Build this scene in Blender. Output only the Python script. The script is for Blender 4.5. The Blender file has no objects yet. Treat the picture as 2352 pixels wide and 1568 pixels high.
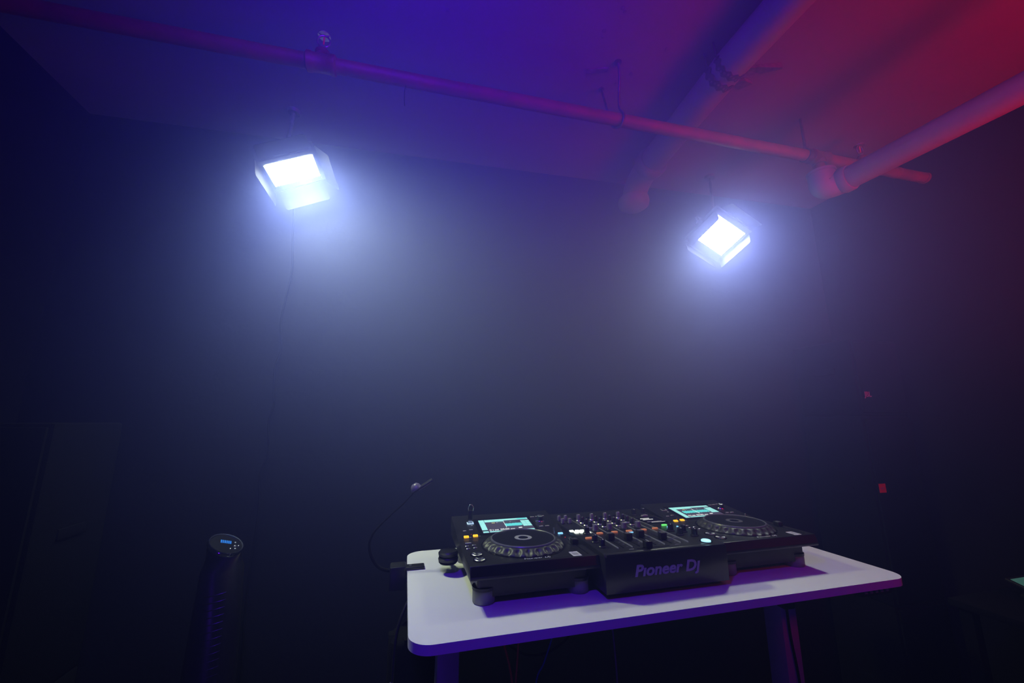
import bpy, bmesh, math, random
from mathutils import Vector, Matrix
random.seed(7)
sc = bpy.context.scene
COL = sc.collection
PI = math.pi
DESK = 1.0                      # height of the desk top above the floor

# ---------------------------------------------------------------- camera
cam_d = bpy.data.cameras.new('camera')
cam_d.sensor_width = 36.0
cam_d.lens = 915.44 / 2352 * 36.0
cam_d.clip_start = 0.02
cam = bpy.data.objects.new('camera', cam_d)
COL.objects.link(cam)
cR = Vector((0.96739727, -0.25321633, -0.00490031))
cU = Vector((-0.04566142, -0.1934129, 0.98005433))
cF = Vector((0.24911355, 0.94787812, 0.19866933))
cam.matrix_world = Matrix(((cR.x, cU.x, -cF.x, -0.023), (cR.y, cU.y, -cF.y, -0.829),
                           (cR.z, cU.z, -cF.z, DESK + 0.395), (0, 0, 0, 1)))
sc.camera = cam

# ---------------------------------------------------------------- world: unlit, filled with thin stage haze
world = bpy.data.worlds.new('world')
sc.world = world
world.use_nodes = True
wn = world.node_tree
wn.nodes['Background'].inputs['Color'].default_value = (0, 0, 0, 1)
wn.nodes['Background'].inputs['Strength'].default_value = 0
LED_STRENGTH = 90.0          # wide spill of the bare diode board
LED_BEAM = 4.0              # watts thrown by the diode lenses
LED_SPREAD = 130.0           # degrees
LED_COLOR = (0.76, 0.92, 1.00)        # left panel, neutral
LED_COOL = (0.66, 0.78, 1.20)         # right panel, set cooler
# the haze hangs as a cloud between the two lamps and thins out towards the room's corners;
# two droplet sizes: coarse droplets throw white light forward, fine ones scatter blue evenly
HAZE_CENTRE, HAZE_SIZE = (0.46, 0.42, 1.90), (0.85, 0.66, 0.62)
COARSE, COARSE_MIN, COARSE_G = 0.33, 0.003, 0.70
FINE, FINE_MIN, FINE_G = 1.22, 0.005, 0.0
geo = wn.nodes.new('ShaderNodeNewGeometry')
off = wn.nodes.new('ShaderNodeVectorMath'); off.operation = 'SUBTRACT'; off.inputs[1].default_value = HAZE_CENTRE
scl = wn.nodes.new('ShaderNodeVectorMath'); scl.operation = 'DIVIDE'; scl.inputs[1].default_value = HAZE_SIZE
dot = wn.nodes.new('ShaderNodeVectorMath'); dot.operation = 'DOT_PRODUCT'
neg = wn.nodes.new('ShaderNodeMath'); neg.operation = 'MULTIPLY'; neg.inputs[1].default_value = -1.0
gau = wn.nodes.new('ShaderNodeMath'); gau.operation = 'EXPONENT'
wn.links.new(geo.outputs['Position'], off.inputs[0]); wn.links.new(off.outputs[0], scl.inputs[0])
wn.links.new(scl.outputs[0], dot.inputs[0]); wn.links.new(scl.outputs[0], dot.inputs[1])
wn.links.new(dot.outputs['Value'], neg.inputs[0]); wn.links.new(neg.outputs[0], gau.inputs[0])
def droplets(color, amp, base, g):
    v = wn.nodes.new('ShaderNodeVolumeScatter')
    v.inputs['Color'].default_value = (*color, 1); v.inputs['Anisotropy'].default_value = g
    ma = wn.nodes.new('ShaderNodeMath'); ma.operation = 'MULTIPLY_ADD'
    ma.inputs[1].default_value = amp; ma.inputs[2].default_value = base
    wn.links.new(gau.outputs[0], ma.inputs[0]); wn.links.new(ma.outputs[0], v.inputs['Density'])
    return v
coarse = droplets((0.95, 0.97, 1.0), COARSE, COARSE_MIN, COARSE_G)
fine = droplets((0.11, 0.17, 1.0), FINE, FINE_MIN, FINE_G)
world.cycles.homogeneous_volume = False
world.cycles.volume_step_size = 0.5
sc.cycles.volume_max_steps = 14
both = wn.nodes.new('ShaderNodeAddShader')
wn.links.new(coarse.outputs['Volume'], both.inputs[0])
wn.links.new(fine.outputs['Volume'], both.inputs[1])
wn.links.new(both.outputs[0], wn.nodes['World Output'].inputs['Volume'])

# ---------------------------------------------------------------- coloured stage lamps behind the camera, plus an added red fill
def stage_lamp(name, loc, aim, color, power, size, cone):
    d = bpy.data.lights.new(name, 'SPOT')
    d.color = color; d.energy = power; d.shadow_soft_size = size
    d.spot_size = math.radians(cone); d.spot_blend = 1.0
    o = bpy.data.objects.new(name, d); COL.objects.link(o)
    o.location = loc
    o.rotation_euler = (Vector(aim) - Vector(loc)).to_track_quat('-Z', 'Y').to_euler()
    return o
stage_lamp('blue_stage_light', (-0.20, -0.72, 2.30), (0.25, 0.6, 2.22), (0.07, 0.001, 1.0), 72, 0.06, 165)
stage_lamp('blue_floor_light', (-0.60, -2.1, 0.55), (0.4, 0.2, 0.9), (0.10, 0.001, 1.0), 11, 0.08, 130)
stage_lamp('red_stage_light', (1.90, -0.80, 1.50), (1.62, -0.25, 2.45), (1.0, 0.001, 0.06), 44, 0.28, 150)
stage_lamp('red_fill_light_high', (1.15, -1.35, 2.02), (1.55, -0.2, 2.48), (1.0, 0.001, 0.08), 46, 0.15, 140)  # second red source, added to weaken the white pipe's shadow on the ceiling

# ---------------------------------------------------------------- exposure and sampling
sc.view_settings.view_transform = 'Standard'
sc.view_settings.look = 'None'
sc.view_settings.exposure = 0.0
sc.view_settings.gamma = 1.0
sc.view_settings.use_curve_mapping = False
sc.cycles.use_denoising = True
sc.cycles.max_bounces = 4
sc.cycles.diffuse_bounces = 2
sc.cycles.glossy_bounces = 2
sc.cycles.transmission_bounces = 2
sc.cycles.volume_bounces = 0
sc.cycles.use_light_tree = False
sc.cycles.use_adaptive_sampling = True
sc.cycles.adaptive_threshold = 0.12
sc.cycles.adaptive_min_samples = 16
sc.cycles.caustics_reflective = False
sc.cycles.caustics_refractive = False
sc.cycles.sample_clamp_indirect = 1.5

# ---------------------------------------------------------------- materials
MATS = {}
def mat(name, color, rough=0.5, metal=0.0, noise=0.0, scale=40.0, bump=0.0, bscale=200.0, spec=0.5,
        emit=None, strength=0.0, aniso=0.0, coat=0.0):
    if name in MATS: return MATS[name]
    m = bpy.data.materials.new(name); m.use_nodes = True
    nt = m.node_tree; b = nt.nodes['Principled BSDF']
    b.inputs['Base Color'].default_value = (*color, 1)
    b.inputs['Roughness'].default_value = rough
    b.inputs['Metallic'].default_value = metal
    b.inputs['Specular IOR Level'].default_value = spec
    b.inputs['Coat Weight'].default_value = coat
    tc = nt.nodes.new('ShaderNodeTexCoord')
    if noise > 0:
        n = nt.nodes.new('ShaderNodeTexNoise'); n.inputs['Scale'].default_value = scale
        n.inputs['Detail'].default_value = 5
        r = nt.nodes.new('ShaderNodeValToRGB')
        lo = [max(0, c * (1 - noise)) for c in color]; hi = [min(1, c * (1 + noise)) for c in color]
        r.color_ramp.elements[0].position = 0.3; r.color_ramp.elements[0].color = (*lo, 1)
        r.color_ramp.elements[1].position = 0.7; r.color_ramp.elements[1].color = (*hi, 1)
        nt.links.new(tc.outputs['Object'], n.inputs['Vector'])
        nt.links.new(n.outputs['Fac'], r.inputs['Fac'])
        nt.links.new(r.outputs['Color'], b.inputs['Base Color'])
    if bump > 0:
        n2 = nt.nodes.new('ShaderNodeTexNoise'); n2.inputs['Scale'].default_value = bscale
        n2.inputs['Detail'].default_value = 4
        bp = nt.nodes.new('ShaderNodeBump'); bp.inputs['Strength'].default_value = bump
        bp.inputs['Distance'].default_value = 0.01
        nt.links.new(tc.outputs['Object'], n2.inputs['Vector'])
        nt.links.new(n2.outputs['Fac'], bp.inputs['Height'])
        nt.links.new(bp.outputs['Normal'], b.inputs['Normal'])
    if aniso > 0:
        b.inputs['Anisotropic'].default_value = aniso
        tg = nt.nodes.new('ShaderNodeTangent'); tg.direction_type = 'RADIAL'; tg.axis = 'Z'
        nt.links.new(tg.outputs['Tangent'], b.inputs['Tangent'])
    if emit:
        b.inputs['Emission Color'].default_value = (*emit, 1)
        b.inputs['Emission Strength'].default_value = strength
        m.cycles.emission_sampling = 'NONE'
    MATS[name] = m
    return m

mat('ceiling_plaster', (0.145, 0.14, 0.14), 0.85, noise=0.10, scale=2.2, bump=0.25, bscale=14)
mat('wall_black_paint', (0.006, 0.006, 0.0065), 0.95, spec=0.15, noise=0.25, scale=3, bump=0.12, bscale=30)
mat('floor_dark', (0.012, 0.012, 0.013), 0.8, noise=0.2, scale=5)
mat('pipe_red_paint', (0.15, 0.010, 0.008), 0.55, noise=0.25, scale=18, bump=0.12, bscale=60)
mat('pipe_white_paint', (0.22, 0.21, 0.21), 0.6, noise=0.08, scale=12, bump=0.08, bscale=50)
mat('pipe_grey_paint', (0.16, 0.155, 0.16), 0.7, noise=0.12, scale=10, bump=0.2, bscale=40)
mat('strap_metal', (0.045, 0.042, 0.045), 0.7, 0.0, noise=0.2, scale=60)
mat('dark_iron', (0.10, 0.09, 0.09), 0.5, 0.5, noise=0.3, scale=60)
mat('brass', (0.45, 0.36, 0.30), 0.35, 0.9)
mat('desk_white', (0.80, 0.79, 0.80), 0.42, noise=0.015, scale=6)
mat('desk_leg_white', (0.70, 0.69, 0.70), 0.45, noise=0.02, scale=8)
mat('black_plastic', (0.012, 0.012, 0.013), 0.42, noise=0.2, scale=80)
mat('black_satin', (0.016, 0.016, 0.018), 0.33, noise=0.1, scale=80)
mat('black_gloss', (0.010, 0.010, 0.012), 0.10, coat=0.3)
mat('trim_gloss', (0.010, 0.010, 0.012), 0.22, spec=0.7)
mat('deck_plate', (0.020, 0.020, 0.022), 0.30, noise=0.1, scale=60)
mat('grey_rubber', (0.20, 0.20, 0.22), 0.6, noise=0.1, scale=60)
mat('jog_grey', (0.040, 0.040, 0.044), 0.45, noise=0.1, scale=90)
mat('jog_top', (0.014, 0.014, 0.018), 0.30)
mat('jog_edge', (0.13, 0.13, 0.15), 0.30)
mat('chrome', (0.80, 0.80, 0.82), 0.12, 1.0)
mat('brushed_disc', (0.75, 0.75, 0.77), 0.28, 1.0, aniso=0.95)
mat('silver', (0.60, 0.60, 0.64), 0.3, 0.9)
mat('knob_black', (0.018, 0.018, 0.022), 0.28)
mat('knob_grey', (0.16, 0.14, 0.20), 0.35)
mat('print_white', (0.70, 0.70, 0.72), 0.6)
mat('print_grey', (0.30, 0.30, 0.32), 0.6)
mat('logo_violet', (0.30, 0.26, 0.42), 0.5)
mat('sticker', (0.62, 0.60, 0.64), 0.6, noise=0.05, scale=300)
mat('sticker_grey', (0.34, 0.33, 0.36), 0.6)
mat('cable_black', (0.004, 0.004, 0.004), 0.8, spec=0.1)
mat('cable_orange', (0.95, 0.38, 0.05), 0.5)
mat('cable_blue', (0.03, 0.12, 0.50), 0.5)
mat('barn_door_black', (0.021, 0.021, 0.021), 0.7, spec=0.08, noise=0.1, scale=60)
mat('smoked_lens', (0.30, 0.29, 0.33), 0.25)
mat('grille_black', (0.003, 0.003, 0.003), 0.9, spec=0.1)
mat('badge_red', (0.75, 0.02, 0.03), 0.4)
mat('badge_silver', (0.50, 0.45, 0.52), 0.4, 0.3)
mat('tolex_black', (0.003, 0.003, 0.003), 0.9, spec=0.1, bump=0.2, bscale=400)
mat('led_white', (0.9, 0.9, 0.9), 0.5, emit=LED_COLOR, strength=LED_STRENGTH)
MATS['led_white'].cycles.emission_sampling = 'FRONT'
mat('led_bead', (0.9, 0.9, 0.9), 0.5, emit=LED_COLOR, strength=5.0)
mat('lit_yellow', (0.5, 0.3, 0.02), 0.4, emit=(1.0, 0.52, 0.02), strength=1.25)
mat('lit_white', (0.8, 0.8, 0.8), 0.4, emit=(0.85, 1.0, 0.95), strength=1.5)
mat('lit_blue', (0.2, 0.4, 0.8), 0.4, emit=(0.22, 0.60, 1.0), strength=1.3)
mat('lit_ice', (0.3, 0.6, 0.9), 0.4, emit=(0.36, 0.80, 1.0), strength=1.3)
mat('lit_usb', (0.5, 0.7, 0.9), 0.4, emit=(0.45, 0.68, 1.0), strength=1.1)
mat('lit_green', (0.2, 0.8, 0.2), 0.4, emit=(0.12, 0.85, 0.16), strength=1.0)
mat('lit_red', (0.5, 0.02, 0.02), 0.4, emit=(0.8, 0.02, 0.05), strength=0.6)
mat('cue_orange', (0.60, 0.24, 0.12), 0.5, emit=(0.55, 0.17, 0.06), strength=0.45)
mat('screen_dark', (0.03, 0.03, 0.05), 0.3, emit=(0.10, 0.09, 0.16), strength=0.55)
mat('screen_cyan', (0.2, 0.5, 0.5), 0.3, emit=(0.33, 0.80, 0.86), strength=0.85)
mat('screen_wave', (0.1, 0.5, 0.5), 0.3, emit=(0.10, 0.62, 0.70), strength=0.85)
mat('screen_white', (0.6, 0.6, 0.6), 0.3, emit=(0.80, 0.85, 0.95), strength=0.8)
mat('screen_ink', (0.05, 0.10, 0.10), 0.3, emit=(0.06, 0.20, 0.24), strength=0.6)
mat('screen_yellow', (0.4, 0.4, 0.2), 0.3, emit=(0.55, 0.52, 0.25), strength=0.6)
mat('tower_digit', (0.02, 0.1, 0.3), 0.3, emit=(0.02, 0.20, 0.75), strength=0.55)
mat('phone_green', (0.1, 0.3, 0.2), 0.3, emit=(0.03, 0.12, 0.09), strength=0.5)
mat('phone_blue', (0.1, 0.3, 0.4), 0.3, emit=(0.10, 0.22, 0.26), strength=0.6)
mat('heater_glass', (0.008, 0.008, 0.010), 0.35, spec=0.2)
mat('flake_dark', (0.12, 0.11, 0.12), 0.9, noise=0.3, scale=80)
M = MATS

# ---------------------------------------------------------------- builders
def link(name, me, m, parent=None, smooth=False):
    o = bpy.data.objects.new(name, me)
    COL.objects.link(o)
    if m is not None:
        me.materials.clear(); me.materials.append(M[m] if isinstance(m, str) else m)
    if smooth:
        for p in me.polygons: p.use_smooth = True
    if parent is not None: o.parent = parent
    return o

def from_bm(name, bm, m, parent=None, smooth=False):
    bmesh.ops.recalc_face_normals(bm, faces=bm.faces[:])
    me = bpy.data.meshes.new(name); bm.to_mesh(me); bm.free()
    return link(name, me, m, parent, smooth)

def auto_smooth(o, ang=0.6):
    me = o.data
    bm = bmesh.new(); bm.from_mesh(me)
    for f in bm.faces: f.smooth = True
    for e in bm.edges:
        if len(e.link_faces) == 2 and e.calc_face_angle(0) > ang: e.smooth = False
    bm.to_mesh(me); bm.free()
    return o

def bm_box(bm, x0, x1, y0, y1, z0, z1, bev=0.0, seg=2):
    b2 = bmesh.new()
    r = bmesh.ops.create_cube(b2, size=1.0)
    for v in b2.verts:
        v.co = Vector(((x0 + x1) / 2 + v.co.x * (x1 - x0), (y0 + y1) / 2 + v.co.y * (y1 - y0), (z0 + z1) / 2 + v.co.z * (z1 - z0)))
    if bev > 0:
        bmesh.ops.bevel(b2, geom=b2.edges[:], offset=bev, segments=seg, affect='EDGES', profile=0.5)
    me = bpy.data.meshes.new('tmp'); b2.to_mesh(me); b2.free()
    bm.from_mesh(me); bpy.data.meshes.remove(me)

def box(name, ext, m, parent=None, bev=0.0, seg=2):
    bm = bmesh.new(); bm_box(bm, *ext, bev=bev, seg=seg)
    o = from_bm(name, bm, m, parent)
    if bev > 0: auto_smooth(o)
    return o

def lathe(name, prof, m, parent=None, n=32, loc=(0, 0, 0), axis=None, ang=0.7, deform=None):
    """prof: list of (r, z) revolved round z; closed at both ends when r==0 there"""
    bm = bmesh.new(); rings = []
    for r, z in prof:
        if r < 1e-6: rings.append([bm.verts.new((0, 0, z))])
        else: rings.append([bm.verts.new((r * math.cos(2 * PI * i / n), r * math.sin(2 * PI * i / n), z)) for i in range(n)])
    for a, b in zip(rings, rings[1:]):
        for i in range(n):
            j = (i + 1) % n
            if len(a) == 1 and len(b) == 1: continue
            if len(a) == 1: bm.faces.new((a[0], b[i], b[j]))
            elif len(b) == 1: bm.faces.new((a[i], b[0], a[j]))
            else: bm.faces.new((a[i], b[i], b[j], a[j]))
    if len(rings[0]) > 1: bm.faces.new(rings[0][::-1])
    if len(rings[-1]) > 1: bm.faces.new(rings[-1])
    mtx = Matrix.Identity(4)
    if axis is not None:
        mtx = Vector(axis).to_track_quat('Z', 'Y').to_matrix().to_4x4()
    bmesh.ops.transform(bm, matrix=Matrix.Translation(loc) @ mtx, verts=bm.verts[:])
    if deform: deform(bm)
    o = from_bm(name, bm, m, parent)
    return auto_smooth(o, ang)

def lathe_at(name, prof, m, parent, loc, n=32, rot=None):
    """like lathe but the mesh keeps its own origin on its axis (for radial brushed metal)"""
    o = lathe(name, prof, m, parent, n)
    o.location = loc
    if rot: o.rotation_euler = rot
    return o

def smooth_pts(pts, k=6):
    P = [Vector(p) for p in pts]; out = []
    for i in range(len(P) - 1):
        p0 = P[max(i - 1, 0)]; p1 = P[i]; p2 = P[i + 1]; p3 = P[min(i + 2, len(P) - 1)]
        for j in range(k):
            t = j / k
            out.append(0.5 * ((2 * p1) + (p2 - p0) * t + (2 * p0 - 5 * p1 + 4 * p2 - p3) * t * t + (3 * p1 - p0 - 3 * p2 + p3) * t ** 3))
    out.append(P[-1]); return out

def bm_tube(bm, pts, r, n=10):
    P = [Vector(p) for p in pts]; rr = r if isinstance(r, (list, tuple)) else [r] * len(P)
    t0 = (P[1] - P[0]).normalized()
    up = Vector((0, 0, 1)) if abs(t0.z) < 0.9 else Vector((1, 0, 0))
    u = t0.cross(up).normalized(); rings = []
    for i, p in enumerate(P):
        a = P[max(i - 1, 0)]; b = P[min(i + 1, len(P) - 1)]
        t = (b - a).normalized()
        u = (u - t * u.dot(t)).normalized(); v = t.cross(u)
        rings.append([bm.verts.new(p + (u * math.cos(2 * PI * k / n) + v * math.sin(2 * PI * k / n)) * rr[i]) for k in range(n)])
    for a, b in zip(rings, rings[1:]):
        for k in range(n):
            j = (k + 1) % n
            bm.faces.new((a[k], a[j], b[j], b[k]))
    bm.faces.new(rings[0][::-1]); bm.faces.new(rings[-1])

def tube(name, pts, r, m, parent=None, n=10, k=6, straight=False):
    bm = bmesh.new()
    bm_tube(bm, pts if straight else smooth_pts(pts, k), r, n)
    o = from_bm(name, bm, m, parent)
    return auto_smooth(o, 0.8)

def prism(name, poly, z0, z1, m, parent=None, bev=0.0, seg=2):
    """poly of (x, y) extruded from z0 to z1"""
    bm = bmesh.new()
    a = [bm.verts.new((x, y, z0)) for x, y in poly]; b = [bm.verts.new((x, y, z1)) for x, y in poly]
    n = len(poly)
    bm.faces.new(a[::-1]); bm.faces.new(b)
    for i in range(n): bm.faces.new((a[i], a[(i + 1) % n], b[(i + 1) % n], b[i]))
    if bev > 0:
        es = [e for e in bm.edges if abs(e.verts[0].co.z - e.verts[1].co.z) < 1e-9]
        bmesh.ops.bevel(bm, geom=es, offset=bev, segments=seg, affect='EDGES', profile=0.5)
    o = from_bm(name, bm, m, parent)
    return auto_smooth(o, 0.5)

def side_prism(name, poly, x0, x1, m, parent=None, bev=0.0):
    """poly of (y, z) extruded along x"""
    bm = bmesh.new()
    a = [bm.verts.new((x0, y, z)) for y, z in poly]; b = [bm.verts.new((x1, y, z)) for y, z in poly]
    n = len(poly)
    bm.faces.new(a); bm.faces.new(b[::-1])
    for i in range(n): bm.faces.new((a[i], a[(i + 1) % n], b[(i + 1) % n], b[i]))
    if bev > 0: bmesh.ops.bevel(bm, geom=bm.edges[:], offset=bev, segments=2, affect='EDGES', profile=0.5)
    o = from_bm(name, bm, m, parent)
    return auto_smooth(o, 0.5)

def rrect(x0, x1, y0, y1, r, n=8):
    pts = []
    for cx, cy, a0 in ((x1 - r, y1 - r, 0), (x0 + r, y1 - r, 90), (x0 + r, y0 + r, 180), (x1 - r, y0 + r, 270)):
        for i in range(n + 1):
            a = math.radians(a0 + 90 * i / n); pts.append((cx + r * math.cos(a), cy + r * math.sin(a)))
    return pts

def text(name, body, size, m, parent, mtx, extrude=0.0002, shear=0.0, offset=0.0, width=None):
    cu = bpy.data.curves.new(name, 'FONT'); cu.body = body; cu.size = size
    cu.extrude = extrude; cu.shear = shear; cu.offset = offset; cu.resolution_u = 3
    t = bpy.data.objects.new(name, cu); COL.objects.link(t)
    dg = bpy.context.evaluated_depsgraph_get(); dg.update()
    me = bpy.data.meshes.new_from_object(t.evaluated_get(dg))
    bpy.data.objects.remove(t); bpy.data.curves.remove(cu)
    xs = [v.co.x for v in me.vertices]
    if xs and width:
        s = width / (max(xs) - min(xs)); x0 = min(xs)
        for v in me.vertices: v.co.x = (v.co.x - x0) * s
    me.transform(mtx)
    return link(name, me, m, parent)

def empty(name, loc=(0, 0, 0), label=None, cat=None, group=None, mtx=None):
    o = bpy.data.objects.new(name, None); COL.objects.link(o)
    o.empty_display_size = 0.05
    if mtx is not None: o.matrix_world = mtx
    else: o.location = loc
    tag(o, label, cat, group)
    return o

def tag(o, label=None, cat=None, group=None, kind=None):
    if label: o['label'] = label
    if cat: o['category'] = cat
    if group: o['group'] = group
    if kind: o['kind'] = kind
    return o

def copy_tree(o, parent=None):
    c = o.copy(); COL.objects.link(c)
    c.parent = parent
    for ch in list(o.children): copy_tree(ch, c)
    return c

# ================================================================ the room
CEIL = DESK + 1.545
XL, XR, YF = -1.23, 2.09, -3.4
def wall_y(x): return 0.835 - 0.04 * (x + 1.218)
tag(box('floor', (XL - 0.1, XR + 0.1, YF - 0.1, 1.0, -0.1, 0.0), 'floor_dark'), 'dark floor of the basement room', kind='structure')
ceiling = tag(box('ceiling', (XL - 0.1, XR + 0.1, YF - 0.1, 1.0, CEIL, CEIL + 0.1), 'ceiling_plaster'), 'pale plaster ceiling washed blue and red', kind='structure')
wb = prism('wall_back', [(XL - 0.1, wall_y(XL - 0.1)), (XR + 0.1, wall_y(XR + 0.1)), (XR + 0.1, 1.0), (XL - 0.1, 1.0)], 0, CEIL, 'wall_black_paint')
tag(wb, 'black painted back wall behind the haze', kind='structure')
tag(box('wall_left', (XL - 0.1, XL, YF, 1.0, 0, CEIL), 'wall_black_paint'), 'black painted left wall', kind='structure')
tag(box('wall_right', (XR, XR + 0.1, YF, 1.0, 0, CEIL), 'wall_black_paint'), 'black painted right wall', kind='structure')
tag(box('wall_front', (XL - 0.1, XR + 0.1, YF - 0.1, YF, 0, CEIL), 'wall_black_paint'), 'black painted wall behind the viewer', kind='structure')

# small damage on the ceiling: peeled paint and pits, pieces of the ceiling
def flake(pts, dz, m='flake_dark'):
    bm = bmesh.new()
    a = [bm.verts.new((x, y, CEIL + 0.002)) for x, y, d in pts]; b = [bm.verts.new((x, y, CEIL - d * dz)) for x, y, d in pts]
    n = len(pts); bm.faces.new(a); bm.faces.new(b[::-1])
    for i in range(n): bm.faces.new((a[i], a[(i + 1) % n], b[(i + 1) % n], b[i]))
    return from_bm('paint_flake', bm, m, ceiling)
flake([(1.00, 0.060, .3), (1.05, 0.030, 1), (1.115, 0.008, 1.6), (1.13, 0.022, .6), (1.08, 0.055, .5), (1.02, 0.085, .3)], 0.012)
flake([(1.00, 0.115, .3), (1.04, 0.085, 1.4), (1.085, 0.095, .9), (1.06, 0.13, .4)], 0.010)
flake([(0.50, 0.19, .3), (0.57, 0.165, 1), (0.578, 0.18, .6), (0.51, 0.205, .3)], 0.006)
for px, py, rr in ((0.52, -0.02, .006), (0.53, -0.012, .005), (0.50, 0.055, .006), (0.505, 0.075, .004), (0.04, 0.11, .005), (0.72, 0.06, .006), (0.66, 0.17, .007), (0.63, 0.22, .006)):
    pit = lathe('plaster_pit', [(0, CEIL - 0.002), (rr, CEIL - 0.0012), (rr, CEIL + 0.001), (0, CEIL + 0.001)], 'flake_dark', ceiling, n=10)
    for v in pit.data.vertices: v.co.x += px; v.co.y += py

# ================================================================ red sprinkler pipe
PZ = DESK + 1.384
def pipe_y(x): return 0.211 - 0.0158 * x
rp = empty('sprinkler_pipe', (0, 0, 0), 'long red painted sprinkler pipe running under the ceiling', 'pipe')
tube('pipe', [(XL, pipe_y(XL), PZ), (0.4, pipe_y(0.4), PZ), (2.02, pipe_y(2.02), PZ)], 0.0205, 'pipe_red_paint', rp, n=24, straight=True)
pd = Vector((1, -0.0158, 0)).normalized()
def fitting(x, half, r, name='tee_fitting'):
    p = Vector((x, pipe_y(x), PZ))
    return lathe(name, [(0.0, -half), (r * 0.82, -half), (r, -half + .004), (r, -half + 0.014), (r * 0.9, -half + .018),
                        (r * 0.9, half - .018), (r, half - .014), (r, half - .004), (r * 0.82, half), (0, half)], 'pipe_red_paint', rp, n=24, loc=p, axis=pd)
def sprinkler_head(x):
    p = Vector((x, pipe_y(x), PZ))
    neck = lathe('tee_outlet', [(0, 0), (0.017, 0), (0.017, 0.026), (0.020, 0.028), (0.020, 0.036), (0.011, 0.038), (0.011, 0.046), (0, 0.046)], 'pipe_red_paint', rp, n=16, loc=p)
    h = lathe('sprinkler_head', [(0, .046), (.009, .046), (.009, .054), (.006, .058), (0, .058)], 'brass', rp, n=12, loc=p)
    bm = bmesh.new()
    arc = [p + Vector((0.017 * math.sin(a), 0, 0.074 - 0.019 * math.cos(a))) for a in [PI * i / 10 for i in range(11)]]
    arc2 = [p + Vector((-0.017 * math.sin(a), 0, 0.074 - 0.019 * math.cos(a))) for a in [PI * i / 10 for i in range(11)]]
    bm_tube(bm, arc, 0.0022, 8); bm_tube(bm, arc2, 0.0022, 8)
    auto_smooth(from_bm('yoke_ring', bm, 'brass', h))
    lathe('deflector', [(0, .093), (.017, .0915), (.0175, .0935), (.004, .0955), (0, .0955)], 'brass', h, n=16, loc=p)
    lathe('glass_bulb', [(0, .058), (.0022, .060), (.0022, .088), (0, .090)], 'lit_red' if False else 'badge_red', h, n=8, loc=p)
fitting(-0.297, 0.040, 0.0275)
sprinkler_head(-0.297)
fitting(1.464, 0.040, 0.0275)
sprinkler_head(1.69)
fitting(1.69, 0.025, 0.026, 'coupling')
fitting(1.86, 0.004, 0.0225, 'pipe_joint')
lathe('pipe_cap', [(0, 0), (.0225, 0), (.0225, .012), (.016, .016), (0, .016)], 'pipe_red_paint', rp, n=20, loc=Vector((2.015, pipe_y(2.015), PZ)), axis=pd)
# hanger strap round the pipe beside the second tee
hs = empty('pipe_clamp', (1.408, pipe_y(1.408), PZ), 'dark iron clamp on red pipe beside the white pipe elbow', 'clamp')
lathe('clamp_band', [(.0208, -.009), (.025, -.009), (.025, .009), (.0208, .009), (.0208, -.009)], 'dark_iron', hs, n=24, axis=pd)
tube('clamp_rod', [(0, 0, .024), (0, 0, CEIL - PZ + 0.002)], 0.005, 'dark_iron', hs, n=8, straight=True)
lathe('rod_nut', [(0, .024), (.010, .024), (.010, .034), (0, .034)], 'dark_iron', hs, n=6)
# vertical drop to the white branch line
lathe('drop_pipe', [(0, -.105), (.017, -.105), (.017, -.030), (.0225, -.030), (.0225, -.012), (0, -.012)], 'pipe_red_paint', rp, n=20, loc=(1.464, pipe_y(1.464), PZ))

# ================================================================ white branch pipe
WZ = DESK + 1.263
wp = empty('branch_pipe', (1.47, 0.187, WZ), 'thick white painted pipe running forward from the red pipe', 'pipe')
def W(x, y, z): return (x - 1.47, y - 0.187, z - WZ)
tube('pipe', [W(1.500, 0.165, WZ), W(1.545, -0.45, WZ), W(1.60, YF, WZ)], 0.041, 'pipe_white_paint', wp, n=32, straight=True)
wdir = Vector((0.07, -1, 0)).normalized()
lathe('pipe_collar', [(0, -.012), (.0455, -.012), (.0475, -.008), (.0475, .016), (.0455, .020), (0, .020)], 'pipe_white_paint', wp, n=32, loc=W(1.502, 0.135, WZ), axis=wdir)
tube('elbow', [W(1.464, 0.188, WZ + .05), W(1.464, 0.188, WZ + .03), W(1.466, 0.188, WZ + 0.004), W(1.478, 0.178, WZ - 0.004), W(1.498, 0.155, WZ), W(1.502, 0.125, WZ)],
     0.044, 'pipe_white_paint', wp, n=28, k=5)
lathe('elbow_rim', [(.018, .048), (.047, .048), (.047, .058), (.018, .058), (.018, .048)], 'pipe_white_paint', wp, n=28, loc=W(1.464, 0.188, WZ))

# ================================================================ large drain pipe on the ceiling
DZ = CEIL - 0.062
dp = empty('drain_pipe', (0.93, 0.6, DZ), 'large painted drain pipe close under the ceiling with bell elbow', 'pipe')
def D(x, y, z): return (x - 0.93, y - 0.6, z - DZ)
tube('pipe', [D(0.905, YF, DZ), D(0.905, 0.0, DZ), D(0.945, 0.50, DZ)], 0.052, 'pipe_grey_paint', dp, n=32, straight=True)
lathe('hub', [(0, -.03), (.058, -.03), (.066, -.02), (.066, .012), (.062, .018), (.062, .026), (.054, .032), (0, .032)], 'pipe_grey_paint', dp, n=32, loc=D(0.948, 0.50, DZ), axis=(0.08, 1, 0))
tube('elbow', [D(0.948, 0.50, DZ), D(0.952, 0.56, DZ - .004), D(0.955, 0.615, DZ - .025), D(0.957, 0.65, DZ - .06), D(0.957, 0.66, DZ - .11)], 0.054, 'pipe_grey_paint', dp, n=28, k=6)
lathe('elbow_bell', [(0, -.028), (.048, -.026), (.066, -.012), (.070, .004), (.068, .022), (.056, .032), (0, .032)], 'pipe_grey_paint', dp, n=32, loc=D(0.957, 0.66, DZ - 0.095))
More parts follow.
